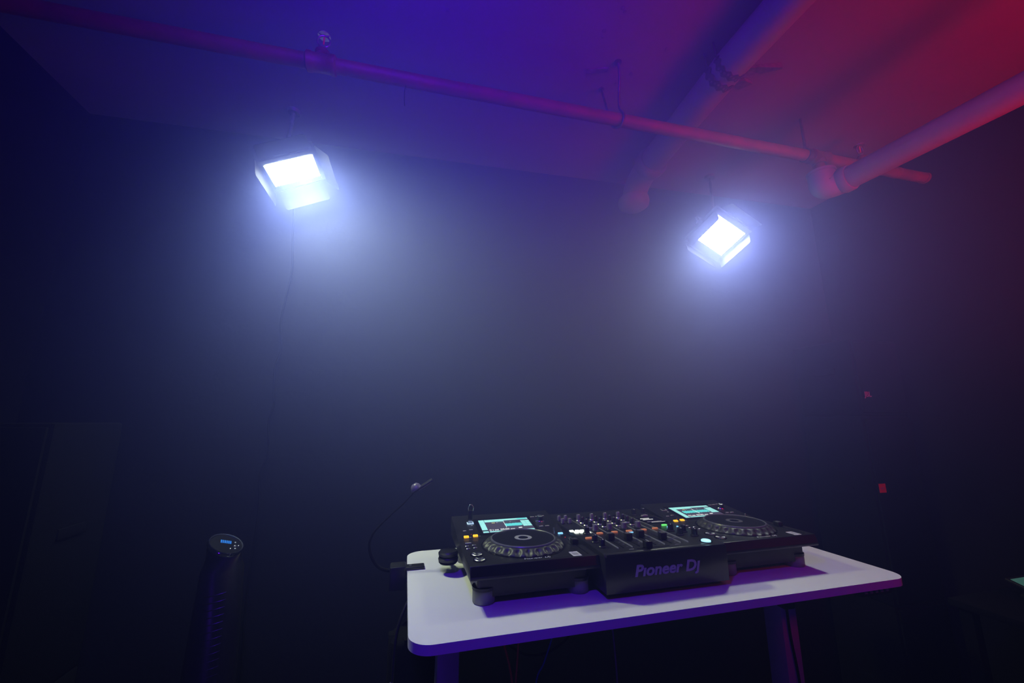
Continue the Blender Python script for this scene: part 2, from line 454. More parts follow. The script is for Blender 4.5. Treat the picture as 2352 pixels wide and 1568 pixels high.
# perforated hanger straps round the drain pipe
def strap(y, w, m='strap_metal'):
    s = empty('hanger_strap', (0.905, y, DZ), None, None)
    bm = bmesh.new(); n = 26; ro = 0.0545
    rings = []
    for i in range(n + 1):
        a = PI * (-0.05 + 1.10 * i / n) + PI
        z = ro * math.sin(a)
        wob = 0.004 * math.sin(i * 1.7 + y * 40)
        rings.append([bm.verts.new((ro * math.cos(a), -w / 2 + wob, z)), bm.verts.new((ro * math.cos(a), w / 2 + wob, z)),
                      bm.verts.new(((ro - .0025) * math.cos(a), w / 2 + wob, z * .955)), bm.verts.new(((ro - .0025) * math.cos(a), -w / 2 + wob, z * .955))])
    for a, b in zip(rings, rings[1:]):
        for k in range(4): bm.faces.new((a[k], a[(k + 1) % 4], b[(k + 1) % 4], b[k]))
    bm.faces.new(rings[0]); bm.faces.new(rings[-1][::-1])
    from_bm('band', bm, m, s)
    for sx in (-1, 1):
        tube('band_tail', [(sx * 0.0535, 0, 0), (sx * 0.056, 0, 0.03), (sx * 0.060, 0, CEIL - DZ + 0.001)], 0.0030, m, s, n=6, straight=True)
    for i in range(-5, 6):
        a = -PI / 2 + i * 0.21
        lathe('strap_hole', [(0, 0), (.0036, 0), (.0036, .0012), (0, .0012)], 'flake_dark', s, n=8, loc=(0.0540 * math.cos(a), 0.004 * math.sin(i), 0.0540 * math.sin(a)), axis=(math.cos(a), 0, math.sin(a)))
    return s
tag(strap(0.045, 0.022), 'perforated metal strap around drain pipe, nearer the back wall', 'strap', 'straps on the drain pipe')
tag(strap(0.005, 0.020), 'perforated metal strap around drain pipe, farther from the back wall', 'strap', 'straps on the drain pipe')

# ================================================================ wire hook that carries the red pipe, loose string
hk = empty('pipe_hook', (0.63, pipe_y(0.63), PZ), 'bent wire hook hanging red pipe from ceiling, mid pipe', 'hook')
hy = pipe_y(0.63)
tube('hook_wire', [(-0.036, 0.14 - hy, CEIL - PZ), (-0.028, 0.15 - hy, 0.12), (-0.012, -0.012, 0.045), (-0.004, -0.0245, 0.0), (-0.006, -0.012, -0.024), (-0.012, 0.006, -0.025),
                   (-0.02, 0.0245, -0.004), (-0.03, 0.03, 0.05), (-0.038, 0.252 - hy, CEIL - PZ)], 0.0040, 'dark_iron', hk, n=8)
lathe('hook_plate', [(0, 0), (.012, 0), (.012, .004), (0, .004)], 'dark_iron', hk, n=10, loc=(-0.036, 0.14 - hy, CEIL - PZ - .004))
lathe('hook_plate', [(0, 0), (.010, 0), (.010, .004), (0, .004)], 'dark_iron', hk, n=10, loc=(-0.038, 0.252 - hy, CEIL - PZ - .004))
st = tube('string', [(-0.068, pipe_y(-0.07), PZ - .020), (-0.070, pipe_y(-0.07), PZ - .045), (-0.069, pipe_y(-.07), PZ - .075), (-0.067, pipe_y(-.07), PZ - .090)], 0.0008, 'cable_black', None, n=6)
tag(st, 'short thin loose string dangling from the red pipe', 'string')

# ================================================================ LED panel lights with barn doors
LEDW, LEDH = 0.175, 0.14
def led_light(label, pos, cols, doors, mount, out, tint, group='LED panel lights'):
    mtx = Matrix(((cols[0][0], cols[0][1], cols[0][2], pos[0]), (cols[1][0], cols[1][1], cols[1][2], pos[1]), (cols[2][0], cols[2][1], cols[2][2], pos[2]), (0, 0, 0, 1))) @ Matrix.Scale(0.955, 4)
    e = empty('led_panel_light', label=label, cat='light', group=group, mtx=mtx)
    inv = mtx.inverted()
    A, Bh, OX, OY = 0.1018, 0.098, 0.001, -0.007
    # body behind the panel
    bm = bmesh.new(); bm_box(bm, -A + OX, A + OX, -Bh + OY, Bh + OY, -0.040, -0.003, 0.006)
    body = auto_smooth(from_bm('housing', bm, 'barn_door_black', e))
    for i in range(7):
        box('cooling_fin', (-0.075 + i * .0245, -0.069 + i * .0245, -0.07, 0.06, -0.050, -0.0395), 'barn_door_black', body)
    # bezel: four strips round the diodes
    for (x0, x1, y0, y1) in ((-A + OX, A + OX, LEDH / 2 + .002, Bh + OY), (-A + OX, A + OX, -Bh + OY, -LEDH / 2 - .002),
                             (-A + OX, -LEDW / 2 - .002, -LEDH / 2 - .002, LEDH / 2 + .002), (LEDW / 2 + .002, A + OX, -LEDH / 2 - .002, LEDH / 2 + .002)):
        box('bezel', (x0, x1, y0, y1, -0.006, -0.0012), 'barn_door_black', e)
    # diode board
    bm = bmesh.new()
    vs = [bm.verts.new((sx * (LEDW / 2 - .005), sy * (LEDH / 2 - .005), 0.0)) for sx, sy in ((-1, -1), (1, -1), (1, 1), (-1, 1))]
    bm.faces.new(vs)
    me = bpy.data.meshes.new('diode_board'); bm.to_mesh(me); bm.free()
    lm_ = M['led_white'].copy()
    lm_.node_tree.nodes['Principled BSDF'].inputs['Emission Strength'].default_value = LED_STRENGTH * out
    lm_.node_tree.nodes['Principled BSDF'].inputs['Emission Color'].default_value = (*tint, 1)
    lm_.cycles.emission_sampling = 'FRONT'
    board = link('diode_board', me, lm_, e)
    # diodes
    bm = bmesh.new(); nx, ny = 18, 14
    for i in range(nx):
        for j in range(ny):
            cx = -LEDW / 2 + (i + .5) * LEDW / nx; cy = -LEDH / 2 + (j + .5) * LEDH / ny
            r0 = 0.0042
            top = bm.verts.new((cx, cy, 0.0040))
            ring = [bm.verts.new((cx + r0 * math.cos(a), cy + r0 * math.sin(a), 0.0005)) for a in [2 * PI * k / 8 for k in range(8)]]
            mid = [bm.verts.new((cx + r0 * .75 * math.cos(a), cy + r0 * .75 * math.sin(a), 0.0031)) for a in [2 * PI * k / 8 for k in range(8)]]
            for k in range(8):
                l = (k + 1) % 8
                bm.faces.new((ring[k], ring[l], mid[l], mid[k])); bm.faces.new((mid[k], mid[l], top))
    d = from_bm('diodes', bm, 'led_bead', board); d['kind'] = 'stuff'
    # the diodes' lenses throw a directed beam
    ld = bpy.data.lights.new('led_beam', 'AREA'); ld.shape = 'RECTANGLE'; ld.size = LEDW; ld.size_y = LEDH
    ld.color = tint; ld.energy = LED_BEAM * out; ld.spread = math.radians(LED_SPREAD)
    lo = bpy.data.objects.new('led_beam', ld); COL.objects.link(lo); lo.parent = e
    lo.location = (0, 0, 0.0045); lo.rotation_euler = (PI, 0, 0)
    # barn doors
    for side, ang, ln, ti, to in doors:
        ca, sa = math.cos(math.radians(ang)), math.sin(math.radians(ang))
        ex = {'-x': (-1, 0), '+x': (1, 0), '-y': (0, -1), '+y': (0, 1)}[side]
        E3 = Vector((ex[0], ex[1], 0)); T3 = Vector((abs(ex[1]), abs(ex[0]), 0))
        h0 = Vector((ex[0] * A + OX, ex[1] * 0.1068 + OY, -0.0035)) if ex[1] else Vector((ex[0] * A + OX, OY, -0.0035))
        O3 = (E3 * ca + Vector((0, 0, 1)) * sa)
        N3 = O3.cross(T3).normalized() * 0.0008
        r = 0.006
        pl = [h0 - T3 * ti, h0 + T3 * ti, h0 + O3 * (ln - r) + T3 * to, h0 + O3 * ln + T3 * (to - r), h0 + O3 * ln - T3 * (to - r), h0 + O3 * (ln - r) - T3 * to]
        bm = bmesh.new()
        a = [bm.verts.new(p + N3) for p in pl]; b = [bm.verts.new(p - N3) for p in pl]; n = len(pl)
        bm.faces.new(a); bm.faces.new(b[::-1])
        for i in range(n): bm.faces.new((a[i], a[(i + 1) % n], b[(i + 1) % n], b[i]))
        do = from_bm('barn_door', bm, 'barn_door_black', e)
        tube('hinge', [h0 - T3 * min(ti, .08), h0 + T3 * min(ti, .08)], 0.0028, 'barn_door_black', do, n=8, straight=True)
    for sx in (-1, 1):
        lathe('corner_screw', [(0, 0), (.0035, 0), (.0035, .002), (.002, .003), (0, .003)], 'chrome', e, n=10, loc=(sx * 0.092, -0.082, -0.0012))
    # yoke and mount
    y = tube('yoke', [(-A - .010 + OX, OY, -0.020), (-A - .012 + OX, OY, -0.07), (-.06, OY, -0.088), (0, OY, -0.09), (.06, OY, -0.088), (A + .012 + OX, OY, -0.07), (A + .010 + OX, OY, -0.020)], 0.005, 'dark_iron', e, n=8)
    for sx in (-1, 1):
        lathe('tilt_knob', [(0, 0), (.012, 0), (.014, .004), (.014, .014), (0, .016)], 'black_plastic', y, n=14, loc=(sx * A + OX, OY, -0.020), axis=(sx, 0, 0))
    top = inv @ Vector(mount); base = Vector((0, OY, -0.088))
    tube('mount_rod', [base, base.lerp(top, .5), top], 0.007, 'dark_iron', e, n=10, straight=True)
    updir = (inv.to_3x3() @ (Vector(mount) - (mtx @ base))).normalized()
    lathe('mount_plate', [(0, -.012), (.022, -.012), (.026, 0), (0, 0)], 'dark_iron', e, n=18, loc=top, axis=updir)
    return e
led_light('left LED panel light with four barn doors, glowing white above the wall cord', (-0.4618, 0.6342, DESK + 1.3001),
          ((0.9067, -0.0094, 0.4217), (-0.0184, -0.9997, 0.0171), (0.4214, -0.0233, -0.9066)),
          [('-x', 72.4, .057, .118, .114), ('+x', 58.0, .060, .122, .120), ('-y', 87.3, .084, .0855, .0875), ('+y', -14, .06, .09, .086)],
          (-0.480, 0.63, CEIL), 1.80, LED_COLOR)
led_light('right LED panel light tilted on its corner, below the drain pipe', (1.2953, 0.5354, DESK + 1.2111),
          ((0.8987, 0.2578, -0.3547), (0.0405, -0.8542, -0.5183), (-0.4367, 0.4514, -0.7782)),
          [('+y', 45.8, .067, .0905, .0885), ('+x', 100.1, .098, .084, .080), ('-y', 91.6, .066, .0865, .0885), ('-x', 101, .070, .085, .080)],
          (1.335, 0.59, CEIL), 0.84, LED_COOL)
cab = [[-0.475, 0.625, 1.335], [-0.49, 0.69, 1.34], [-0.505, 0.755, 1.32], [-0.49, 0.777, 1.25], [-0.478, 0.775, 1.076], [-0.47, 0.775, 0.969], [-0.481, 0.775, 0.847], [-0.487, 0.776, 0.763], [-0.476, 0.775, 0.664], [-0.49, 0.776, 0.592], [-0.484, 0.775, 0.498],
       [-0.48, 0.775, 0.459], [-0.49, 0.776, 0.399], [-0.48, 0.775, 0.295], [-0.499, 0.776, 0.223], [-0.491, 0.776, 0.138], [-0.491, 0.776, 0.041], [-0.496, 0.776, -0.052], [-0.496, 0.776, -0.143],
       [-0.494, 0.776, -0.244], [-0.486, 0.775, -0.4], [-0.49, 0.775, -0.75], [-0.47, 0.76, -0.97], [-0.30, 0.72, -0.994]]
tag(tube('wall_cable', [(x, y, z + DESK) for x, y, z in [(-.023 + (x + .023) * 1.0137, min(y + .022, .797), .395 + (z - .395) * 1.0137) if z > -.9 else (x, y, z) for x, y, z in cab]], 0.0032, 'cable_black', None, n=8), 'thin black cord hanging down the wall below the left light', 'cord')

# ================================================================ tower heater
th = empty('tower_heater', (-0.48, 0.50, 0), 'slim black tower heater with tilted round control top', 'heater')
tilt = Matrix.Rotation(math.radians(60), 4, 'Z') @ Matrix.Rotation(math.radians(29), 4, 'X') @ Matrix.Rotation(math.radians(3), 4, 'Y')
ztop = DESK + 0.074
def tower_ring(z, r):
    return [Vector((r * math.cos(2 * PI * i / 40), r * .95 * math.sin(2 * PI * i / 40), z)) for i in range(40)]
bm = bmesh.new(); R_ = []
for z, r in ((0.05, .082), (0.3, .076), (0.6, .066), (0.85, .056), (ztop - .06, .049)): R_.append([bm.verts.new(p) for p in tower_ring(z, r)])
R_.append([bm.verts.new(Vector((0, 0, ztop)) + tilt @ Vector((0.044 * math.cos(2 * PI * i / 40), 0.044 * math.sin(2 * PI * i / 40), -0.006))) for i in range(40)])
for a, b in zip(R_, R_[1:]):
    for i in range(40): bm.faces.new((a[i], a[(i + 1) % 40], b[(i + 1) % 40], b[i]))
bm.faces.new(R_[0][::-1]); bm.faces.new(R_[-1])
auto_smooth(from_bm('body', bm, 'black_satin', th))
lathe('base', [(0, 0), (.13, 0), (.135, .01), (.13, .022), (.09, .05), (0, .05)], 'black_plastic', th, n=40)
panel = empty('control_top', (0, 0, 0)); panel.parent = th; panel.matrix_local = Matrix.Translation((0, 0, ztop)) @ tilt
lathe('chrome_ring', [(.0385, -.006), (.044, -.006), (.0445, 0.0), (.0425, .0035), (.0395, .003), (.0385, -.001), (.0385, -.006)], 'chrome', panel, n=48)
lathe('glass_top', [(0, -.006), (.0388, -.006), (.0388, .001), (0, .0018)], 'heater_glass', panel, n=40)
for i in range(6):
    box('display_bar', (-0.014 + i * 0.0046 , -0.0105 + i * .0046, 0.002 + i * .0002, 0.0145 + i * .0002, 0.0012, 0.0022), 'tower_digit', panel).rotation_euler = (0, 0, math.radians(-38))
for x, y, r in ((-.002, -.022, .0026), (.009, -.0265, .0028), (.0155, -.0165, .0040), (.025, -.005, .003), (.024, -.0195, .0026)):
    lathe('touch_button', [(0, .001), (r, .001), (r * .8, .0032), (0, .0042)], 'silver', panel, n=14, loc=(x, y, 0))
for i in range(16):
    z = 0.965 - i * 0.0165
    rr = 0.049 + (ztop - .06 - z) * .035
    pts = [Vector((rr * math.cos(a), rr * .95 * math.sin(a), z + 0.006 * math.sin((a + PI / 2) * 1.0))) for a in [-PI / 2 - 0.35 + 0.95 * k / 8 for k in range(9)]]
    tube('grille_slat', pts, 0.0016, 'black_satin', th, n=6, straight=True)

# ================================================================ standing desk
dk = empty('standing_desk', (0, 0, 0), 'white height-adjustable desk carrying the DJ equipment', 'desk')
DW, DD, DT = 1.251, 0.56, 0.018
prism('tabletop', rrect(0, DW, 0, DD, 0.045, 10), DESK - DT, DESK, 'desk_white', dk, bev=0.0025)
for (x0, x1) in ((0.070, 0.120), (1.034, 1.088)):
    l = box('leg', (x0, x1, 0.20, 0.262, 0.03, DESK - DT - 0.028), 'desk_leg_white', dk, bev=0.003)
    box('inner_tube', (x0 + .006, x1 - .006, 0.206, 0.256, DESK - DT - 0.05, DESK - DT - 0.02), 'desk_leg_white', l)
    box('foot', (x0 - .008, x1 + .008, -0.05, 0.52, 0.0, 0.03), 'desk_leg_white', dk, bev=0.006)
    box('side_bracket', (x0 + .005, x1 - .005, 0.09, 0.47, DESK - DT - .028, DESK - DT), 'desk_leg_white', dk, bev=0.003)
box('cross_beam', (0.12, 1.034, 0.27, 0.31, DESK - DT - 0.048, DESK - DT), 'black_plastic', dk, bev=0.002)
cp = box('control_panel', (1.10, 1.21, 0.018, 0.09, DESK - DT - 0.022, DESK - DT), 'black_plastic', dk, bev=0.003)
for i in range(5):
    box('panel_button', (1.112 + i * .018, 1.121 + i * .018, 0.0165, 0.019, DESK - DT - .014, DESK - DT - .009), 'print_grey', cp)

# ================================================================ DJ players
S_Y0, S_Z0, S_K = 0.21, 0.088, 0.14
def deck_z(y): return S_Z0 + max(0.0, y - S_Y0) * S_K
TILT = math.atan(S_K)
PW_, PD_ = 0.306, 0.385
def on_deck(x, y): return Matrix.Translation((x, y, deck_z(y))) @ Matrix.Rotation(TILT if y > S_Y0 else 0, 4, 'X')

def make_player(label, screen_variant):
    e = empty('media_player', (0, 0, 0), label, 'media player', 'DJ media players')
    body = side_prism('body', [(0.0, .061), (0.0, .0685), (0.0072, .0875), (0.009, .088), (0.21, .088), (PD_, deck_z(PD_)), (PD_, .060), (0.02, .060)], 0, PW_, 'black_satin', e, bev=0.0015)
    prism('undertray', rrect(0.020, PW_ - .020, 0.030, PD_ - .02, .008, 3), 0.016, 0.0605, 'black_plastic', e)
    side_prism('front_trim', [(-.0006, .0690), (.0062, .0870), (.0075, .0868), (.0010, .0688)], .002, PW_ - .002, 'trim_gloss', e)
    for (fx, fy) in ((.039, .050), (.268, .050), (.039, .33), (.268, .33)):
        f = lathe('foot', [(0, 0), (.023, 0), (.0255, .003), (.0255, .026), (.024, .029), (0, .029)], 'grey_rubber', e, n=28, loc=(fx, fy, 0))
        lathe('foot_collar', [(0, .0285), (.0265, .0285), (.0265, .0345), (0, .0345)], 'black_plastic', f, n=28, loc=(fx, fy, 0))
    # round jog wheel
    JX, JY, z0 = 0.157, 0.133, 0.088
    n = 192; prof = [(.103, z0), (.1035, z0 + .002), (.1015, z0 + .0045), (.0985, z0 + .007), (.0955, z0 + .0095), (.0925, z0 + .0115), (.0895, z0 + .013), (.086, z0 + .014), (.083, z0 + .0145)]
    bm = bmesh.new(); rings = []
    for q, (r, z) in enumerate(prof):
        row = []
        for i in range(n):
            a = 2 * PI * i / n
            ph = (i % 8) - 3.5
            u = ph / 2.7; v = (q - 4.0) / 2.6
            dd = max(0.0, 1 - (u * u + v * v)); d = 0.0050 * math.sqrt(dd)
            row.append(bm.verts.new((JX + (r - d * .75) * math.cos(a), JY + (r - d * .75) * math.sin(a), z - d * .75)))
        rings.append(row)
    for a, b in zip(rings, rings[1:]):
        for i in range(n): bm.faces.new((a[i], a[(i + 1) % n], b[(i + 1) % n], b[i]))
    bm.faces.new(rings[0][::-1]); bm.faces.new(rings[-1])
    jog = from_bm('jog_wheel', bm, 'jog_grey', e, smooth=True); auto_smooth(jog, 1.0)
    lathe('platter_rim', [(.078, z0 + .013), (.0835, z0 + .013), (.084, z0 + .0155), (.0825, z0 + .0178), (.0805, z0 + .0182), (.079, z0 + .017), (.078, z0 + .013)], 'jog_edge', jog, n=72, loc=(JX, JY, 0))
    lathe('platter_top', [(0, z0 + .013), (.0795, z0 + .013), (.0795, z0 + .0165), (0, z0 + .0165)], 'jog_top', jog, n=64, loc=(JX, JY, 0))
    lathe('centre_ring', [(.013, z0 + .0163), (.0225, z0 + .0163), (.0225, z0 + .0169), (.013, z0 + .0169), (.013, z0 + .0163)], 'print_grey' if screen_variant == 0 else 'jog_edge', jog, n=40, loc=(JX, JY, 0))
    lathe('centre_display', [(0, z0 + .0163), (.0125, z0 + .0163), (.0125, z0 + .0168), (0, z0 + .0168)], 'black_gloss', jog, n=32, loc=(JX, JY, 0))
    lathe('jog_recess_ring', [(.1045, z0 - .001), (.1075, z0 - .001), (.1075, z0 + .0012), (.1045, z0 + .0012), (.1045, z0 - .001)], 'black_gloss', e, n=72, loc=(JX, JY, 0))
    # touch screen
    def flat(name, x0, x1, v0, v1, h, m, parent):      # v measured up the sloping screen face from its lower edge
        yb = 0.242
        bm = bmesh.new()
        c, s = math.cos(TILT), math.sin(TILT)
        pts = []
        for (x, v) in ((x0, v0), (x1, v0), (x1, v1), (x0, v1)):
            for hh in (-.0008, h): pts.append(bm.verts.new((x, yb + v * c - hh * s, deck_z(yb) + v * s + hh * c)))
        a = pts[0::2]; b = pts[1::2]
        bm.faces.new(a[::-1]); bm.faces.new(b)
        for i in range(4): bm.faces.new((a[i], a[(i + 1) % 4], b[(i + 1) % 4], b[i]))
        return from_bm(name, bm, m, parent)
    glass = flat('screen_glass', 0.062, 0.236, -0.008, 0.104, .0010, 'black_gloss', e)
    scr = flat('display', 0.0735, 0.2265, 0.0, 0.092, .0014, 'screen_dark', e)
    X0, X1 = 0.0745, 0.2255
    flat('status_column', X0, X0 + .0155, 0.020 if screen_variant == 0 else .001, 0.091, .0018, 'screen_cyan', scr)
    if screen_variant == 0:
        flat('status_icon', X0, X0 + .0155, 0.001, 0.009, .0018, 'screen_cyan', scr)
        flat('status_icon', X0 + .003, X0 + .0125, 0.011, 0.018, .0018, 'screen_ink', scr)
    flat('title_bar', X0 + .017, X1, 0.080, 0.091, .0018, 'screen_cyan', scr)
    flat('title_field', X0 + .017 if screen_variant else X1 - .033, X1 - .003, 0.0815, 0.0895, .0021, 'screen_cyan' if screen_variant else 'screen_wave', scr)
    flat('title_underbar', X0 + .017, X0 + .075, 0.074, 0.080, .0018, 'screen_cyan', scr)
    w0, w1 = (X0 + .072, X0 + .124) if screen_variant == 0 else (X0 + .024, X0 + .122)
    for i in range(26):
        xa = w0 + (w1 - w0) * i / 26; xb = w0 + (w1 - w0) * (i + .86) / 26
        hgt = 0.0065 + 0.0035 * abs(math.sin(i * 1.9)) + .0015 * random.random()
        flat('waveform_bar', xa, xb, 0.046 - hgt, 0.046 + hgt, .0018, 'screen_wave', scr)
    flat('playhead', X0 + .0725, X0 + .0735, 0.028, 0.070, .0022, 'screen_white', scr)
    flat('cue_mark', X0 + .036, X0 + .046, 0.064, 0.068, .0020, 'screen_yellow', scr)
    for i in range(9): flat('beat_text', X0 + .050 + i * .0068, X0 + .055 + i * .0068, 0.0655, 0.0685, .0020, 'screen_ink' if i % 3 else 'print_white', scr)
    for r in range(3):
        for q in range(2):
            flat('touch_key', X1 - .026 + q * .0134, X1 - .026 + q * .0134 + .0124, 0.030 + r * .0145, 0.0425 + r * .0145, .0020, 'screen_cyan', scr)
    flat('track_overview', X0 + .019, X1 - .001, 0.002, 0.008, .0018, 'screen_cyan', scr)
    up = Matrix.Translation((0, 0.242 + .012 * math.cos(TILT), deck_z(0.242) + .012 * math.sin(TILT) + .0018)) @ Matrix.Rotation(TILT, 4, 'X')
    text('time_text', '00:00', 0.013, 'screen_white', scr, Matrix.Translation((X0 + .052, 0, 0)) @ up, 0.0002, width=.026)
    text('time_text', '.000', 0.008, 'screen_white', scr, Matrix.Translation((X0 + .080, 0, 0)) @ up, 0.0002, width=.014)
    text('track_number', '01', 0.011, 'screen_white', scr, Matrix.Translation((X0 + .020, 0, 0)) @ up, 0.0002, width=.011)
    for i in range(3): flat('info_text', X0 + .035 + i * .004, X0 + .038 + i * .004, 0.013, 0.017, .0020, 'screen_white', scr)
    flat('tempo_text', X1 - .044, X1 - .034, 0.018, 0.023, .0020, 'screen_white', scr)
    # browse knob and its small keys
    kz = deck_z(.300)
    k = empty('browse_knob', (0.258, 0.300, kz)); k.parent = e; k.rotation_euler = (TILT, 0, 0)
    lathe('knob_skirt', [(0, 0), (.0145, 0), (.0145, .003), (.0125, .0055), (0, .0055)], 'chrome', k, n=28)
    lathe('knob_body', [(0, .005), (.0095, .005), (.0092, .014), (.0085, .0155), (0, .0155)], 'black_satin', k, n=28)
    lathe_at('knob_cap', [(0, .0150), (.0082, .0150), (.0080, .0166), (.0070, .0172), (0, .0168)], 'brushed_disc', k, (0, 0, 0), 28)
    for (x, y) in ((.245, .335), (.262, .337), (.279, .339), (.250, .262), (.268, .262)):
        b = box('small_key', (-.006, .006, -.0022, .0022, -.0004, .0014), 'print_grey', e); b.matrix_local = on_deck(x, y)
    # usb slot with lit frame
    u = empty('usb_slot', (0.049, 0.322, deck_z(.322))); u.parent = e; u.rotation_euler = (TILT, 0, 0)
    um = 'lit_usb' if screen_variant == 0 else 'print_grey'
    for (a, b, c2, d2) in ((-.0095, .0095, -.0085, -.0045), (-.0095, -.0072, -.0045, .006), (.0072, .0095, -.0045, .006)):
        box('slot_frame', (a, b, c2, d2, -.0004, .0012), um, u)
    box('slot_mouth', (-.0070, .0070, -.0045, .006, -.0004, .0005), 'black_gloss', u)
    lathe('slot_led', [(0, 0), (.0028, 0), (.002, .0012), (0, .0015)], 'print_grey', u, n=10, loc=(0.002, -.020, 0))
    # loop keys
    for i in range(2):
        x, y = .024 + i * .0255, .227 + i * .003
        lk = prism('loop_key', rrect(-.0068, .0068, -.0048, .0048, .002, 4), -.0004, .0030, 'lit_yellow', e, bev=.0008); lk.matrix_local = on_deck(x, y)
        pt = box('loop_print', (-.003, .003, -.0008, .0008, -.0002, .0004), 'print_grey', e); pt.matrix_local = on_deck(x + .011, y - .002)
    led = lathe('status_led', [(0, 0), (.0012, 0), (.0008, .0008), (0, .0010)], 'lit_red', e, n=8, loc=(.040, .243, deck_z(.243)))
    for (x, y) in ((.025, .268), (.044, .272)):
        b = box('small_key', (-.005, .005, -.002, .002, -.0004, .0012), 'print_grey', e); b.matrix_local = on_deck(x, y)
    box('mode_key', (.014, .030, .1745, .1805, .0875, .0898), 'print_grey', e, bev=.0006)
    for i, (x, y) in enumerate(((.015, .152), (.033, .155), (.015, .130), (.033, .133))):
        b = lathe('search_key', [(0, .0878), (.0052, .0878), (.0054, .0900), (.0042, .0908), (0, .0905)], 'silver', e, n=18, loc=(x, y, 0))
        for v in b.data.vertices: v.co.y = y + (v.co.y - y) * .55
    for nm, y in (('cue_button', .083), ('play_button', .045)):
        b = empty(nm, (.028, y, .088)); b.parent = e
        lathe('button_ring', [(.0128, 0), (.0155, 0), (.0155, .0016), (.0128, .0016), (.0128, 0)], 'black_gloss', b, n=32)
        lathe_at('button_disc', [(0, 0), (.0125, 0), (.0125, .0022), (.0115, .0030), (0, .0023)], 'brushed_disc', b, (0, 0, 0), 40)
    # tempo fader and keys at the right
    box('fader_slot', (.2835, .2865, .020, .145, .0878, .0884), 'black_gloss', e)
    fp = box('fader_plate', (.270, .300, .012, .152, .0875, .0881), 'deck_plate', e)
    fc = box('fader_cap', (.2765, .2935, .093, .113, .0884, .1010), 'black_plastic', e, bev=.0018)
    box('fader_line', (.2768, .2932, .1024, .1036, .1008, .1013), 'print_grey', fc)
    tk = prism('tempo_key', rrect(.279, .293, .198, .206, .002, 4), .0876, .0905, 'lit_blue' if screen_variant == 0 else 'print_grey', e, bev=.0006)
    prism('tempo_key', rrect(.279, .293, .178, .185, .002, 4), .0876, .0895, 'knob_black', e, bev=.0006)
    lathe('tempo_led', [(0, .0878), (.0014, .0878), (.001, .0888), (0, .089)], 'lit_red', e, n=8, loc=(.285, .164, 0))
    # toggle lever at the back right
    tl = tube('lever', [(.268, .205, .088), (.268, .205, .104)], 0.0022, 'silver', e, n=8, straight=True)
    # printed marks
    text('brand_print', 'Pıoneer Dȷ', 0.014, 'print_white', e, Matrix.Translation((.128, .0215, .0881)), 0.0001, shear=.25, width=.064)
    text('model_print', 'multi player', 0.006, 'print_grey', e, Matrix.Translation((.046, .020, .0881)), 0.0001, width=.020) if False else None
    stk = prism('asset_sticker', rrect(.2445, .2665, .012, .044, .002, 3), .0879, .0884, 'sticker', e)
    box('sticker_block', (.2485, .2625, .020, .036, .0883, .0886), 'sticker_grey', stk)
    box('deck_line', (.045, .272, .0120, .0126, .0879, .0882), 'deck_plate', e)
    return e

pl1 = make_player('left black DJ player with the USB stick and brighter screen', 0)
pl1.location = (0.1264, 0.101, DESK)
pl2 = make_player('right black DJ player with paler screen, at the far desk end', 1)
pl2.location = (0.782, 0.101, DESK)

# USB stick standing in the left player
us = empty('usb_stick', (0.1264 + .049, 0.101 + .3235, DESK + deck_z(.3235)), 'small dark USB stick standing in the left player', 'usb stick')
us.rotation_euler = (TILT, 0, 0)
box('plug', (-.006, .006, -.0022, .0022, .0003, .010), 'silver', us)
prism('case', rrect(-.0065, .0065, -.004, .004, .002, 3), .009, .036, 'black_plastic', us, bev=.001)
tube('loop', [(-.0055, 0, .034), (-.007, 0, .044), (-.003, 0, .052), (.003, 0, .052), (.008, 0, .045), (.0065, 0, .035)], .0013, 'chrome', us, n=8)

# ================================================================ DJ mixer
mx = empty('dj_mixer', (0.433, 0.078, DESK), 'black four-channel DJ mixer with large logo on its front', 'mixer')
MW, MD, MZ = 0.333, 0.405, 0.096
side_prism('body', [(0.0, .012), (0.0, MZ - .006), (0.008, MZ), (MD, MZ + .004), (MD, .014)], 0, MW, 'black_satin', mx, bev=.0012)
def mz(y): return MZ + .004 * max(0, y - .008) / (MD - .008)
box('front_lip', (.004, MW - .004, -.0010, .006, MZ - .0065, MZ - .001), 'deck_plate', mx)
for fx in (.035, MW - .035):
    for fy in (.05, MD - .05):
        lathe('foot', [(0, 0), (.014, 0), (.015, .003), (.015, .0125), (0, .0125)], 'grey_rubber', mx, n=20, loc=(fx, fy, 0))
text('logo', 'Pıoneer Dȷ', 0.034, 'logo_violet', mx, Matrix.Translation((.074, -.0006, .044)) @ Matrix.Rotation(PI / 2, 4, 'X'), 0.0006, shear=.22, offset=.0010, width=.178)
def knob(x, y, kind):
    k = empty({'eq': 'eq_knob', 'color': 'color_knob', 'trim': 'trim_knob', 'level': 'level_knob', 'mic': 'mic_knob'}[kind], (x, y, mz(y))); k.parent = mx
    r, h, m = {'eq': (.0062, .0185, 'knob_black'), 'trim': (.0060, .019, 'knob_grey'), 'color': (.0078, .0175, 'knob_grey'), 'level': (.0075, .018, 'knob_black'), 'mic': (.0055, .0150, 'knob_grey')}[kind]
    lathe('knob_skirt', [(0, 0), (r * 1.45, 0), (r * 1.45, .0016), (r * 1.2, .0034), (0, .0034)], 'silver' if kind in ('eq', 'trim') else 'knob_black', k, n=20)
    lathe('knob_body', [(0, .003), (r * 1.05, .003), (r * .95, h - .001), (r * .80, h), (0, h)], m, k, n=16)
    box('pointer', (-.0006, .0006, -r * .95, -r * .1, h - .0006, h + .0004), 'print_white', k)
    if kind in ('color', 'trim'): box('cap_mark', (-.004, .004, -.0006, .0010, h - .0004, h + .0003), 'silver', k)
    k.rotation_euler = (0, 0, random.choice((-.5, -.2, 0, .1, .3)))
    return k
CH = (.068, .112, .157, .202)
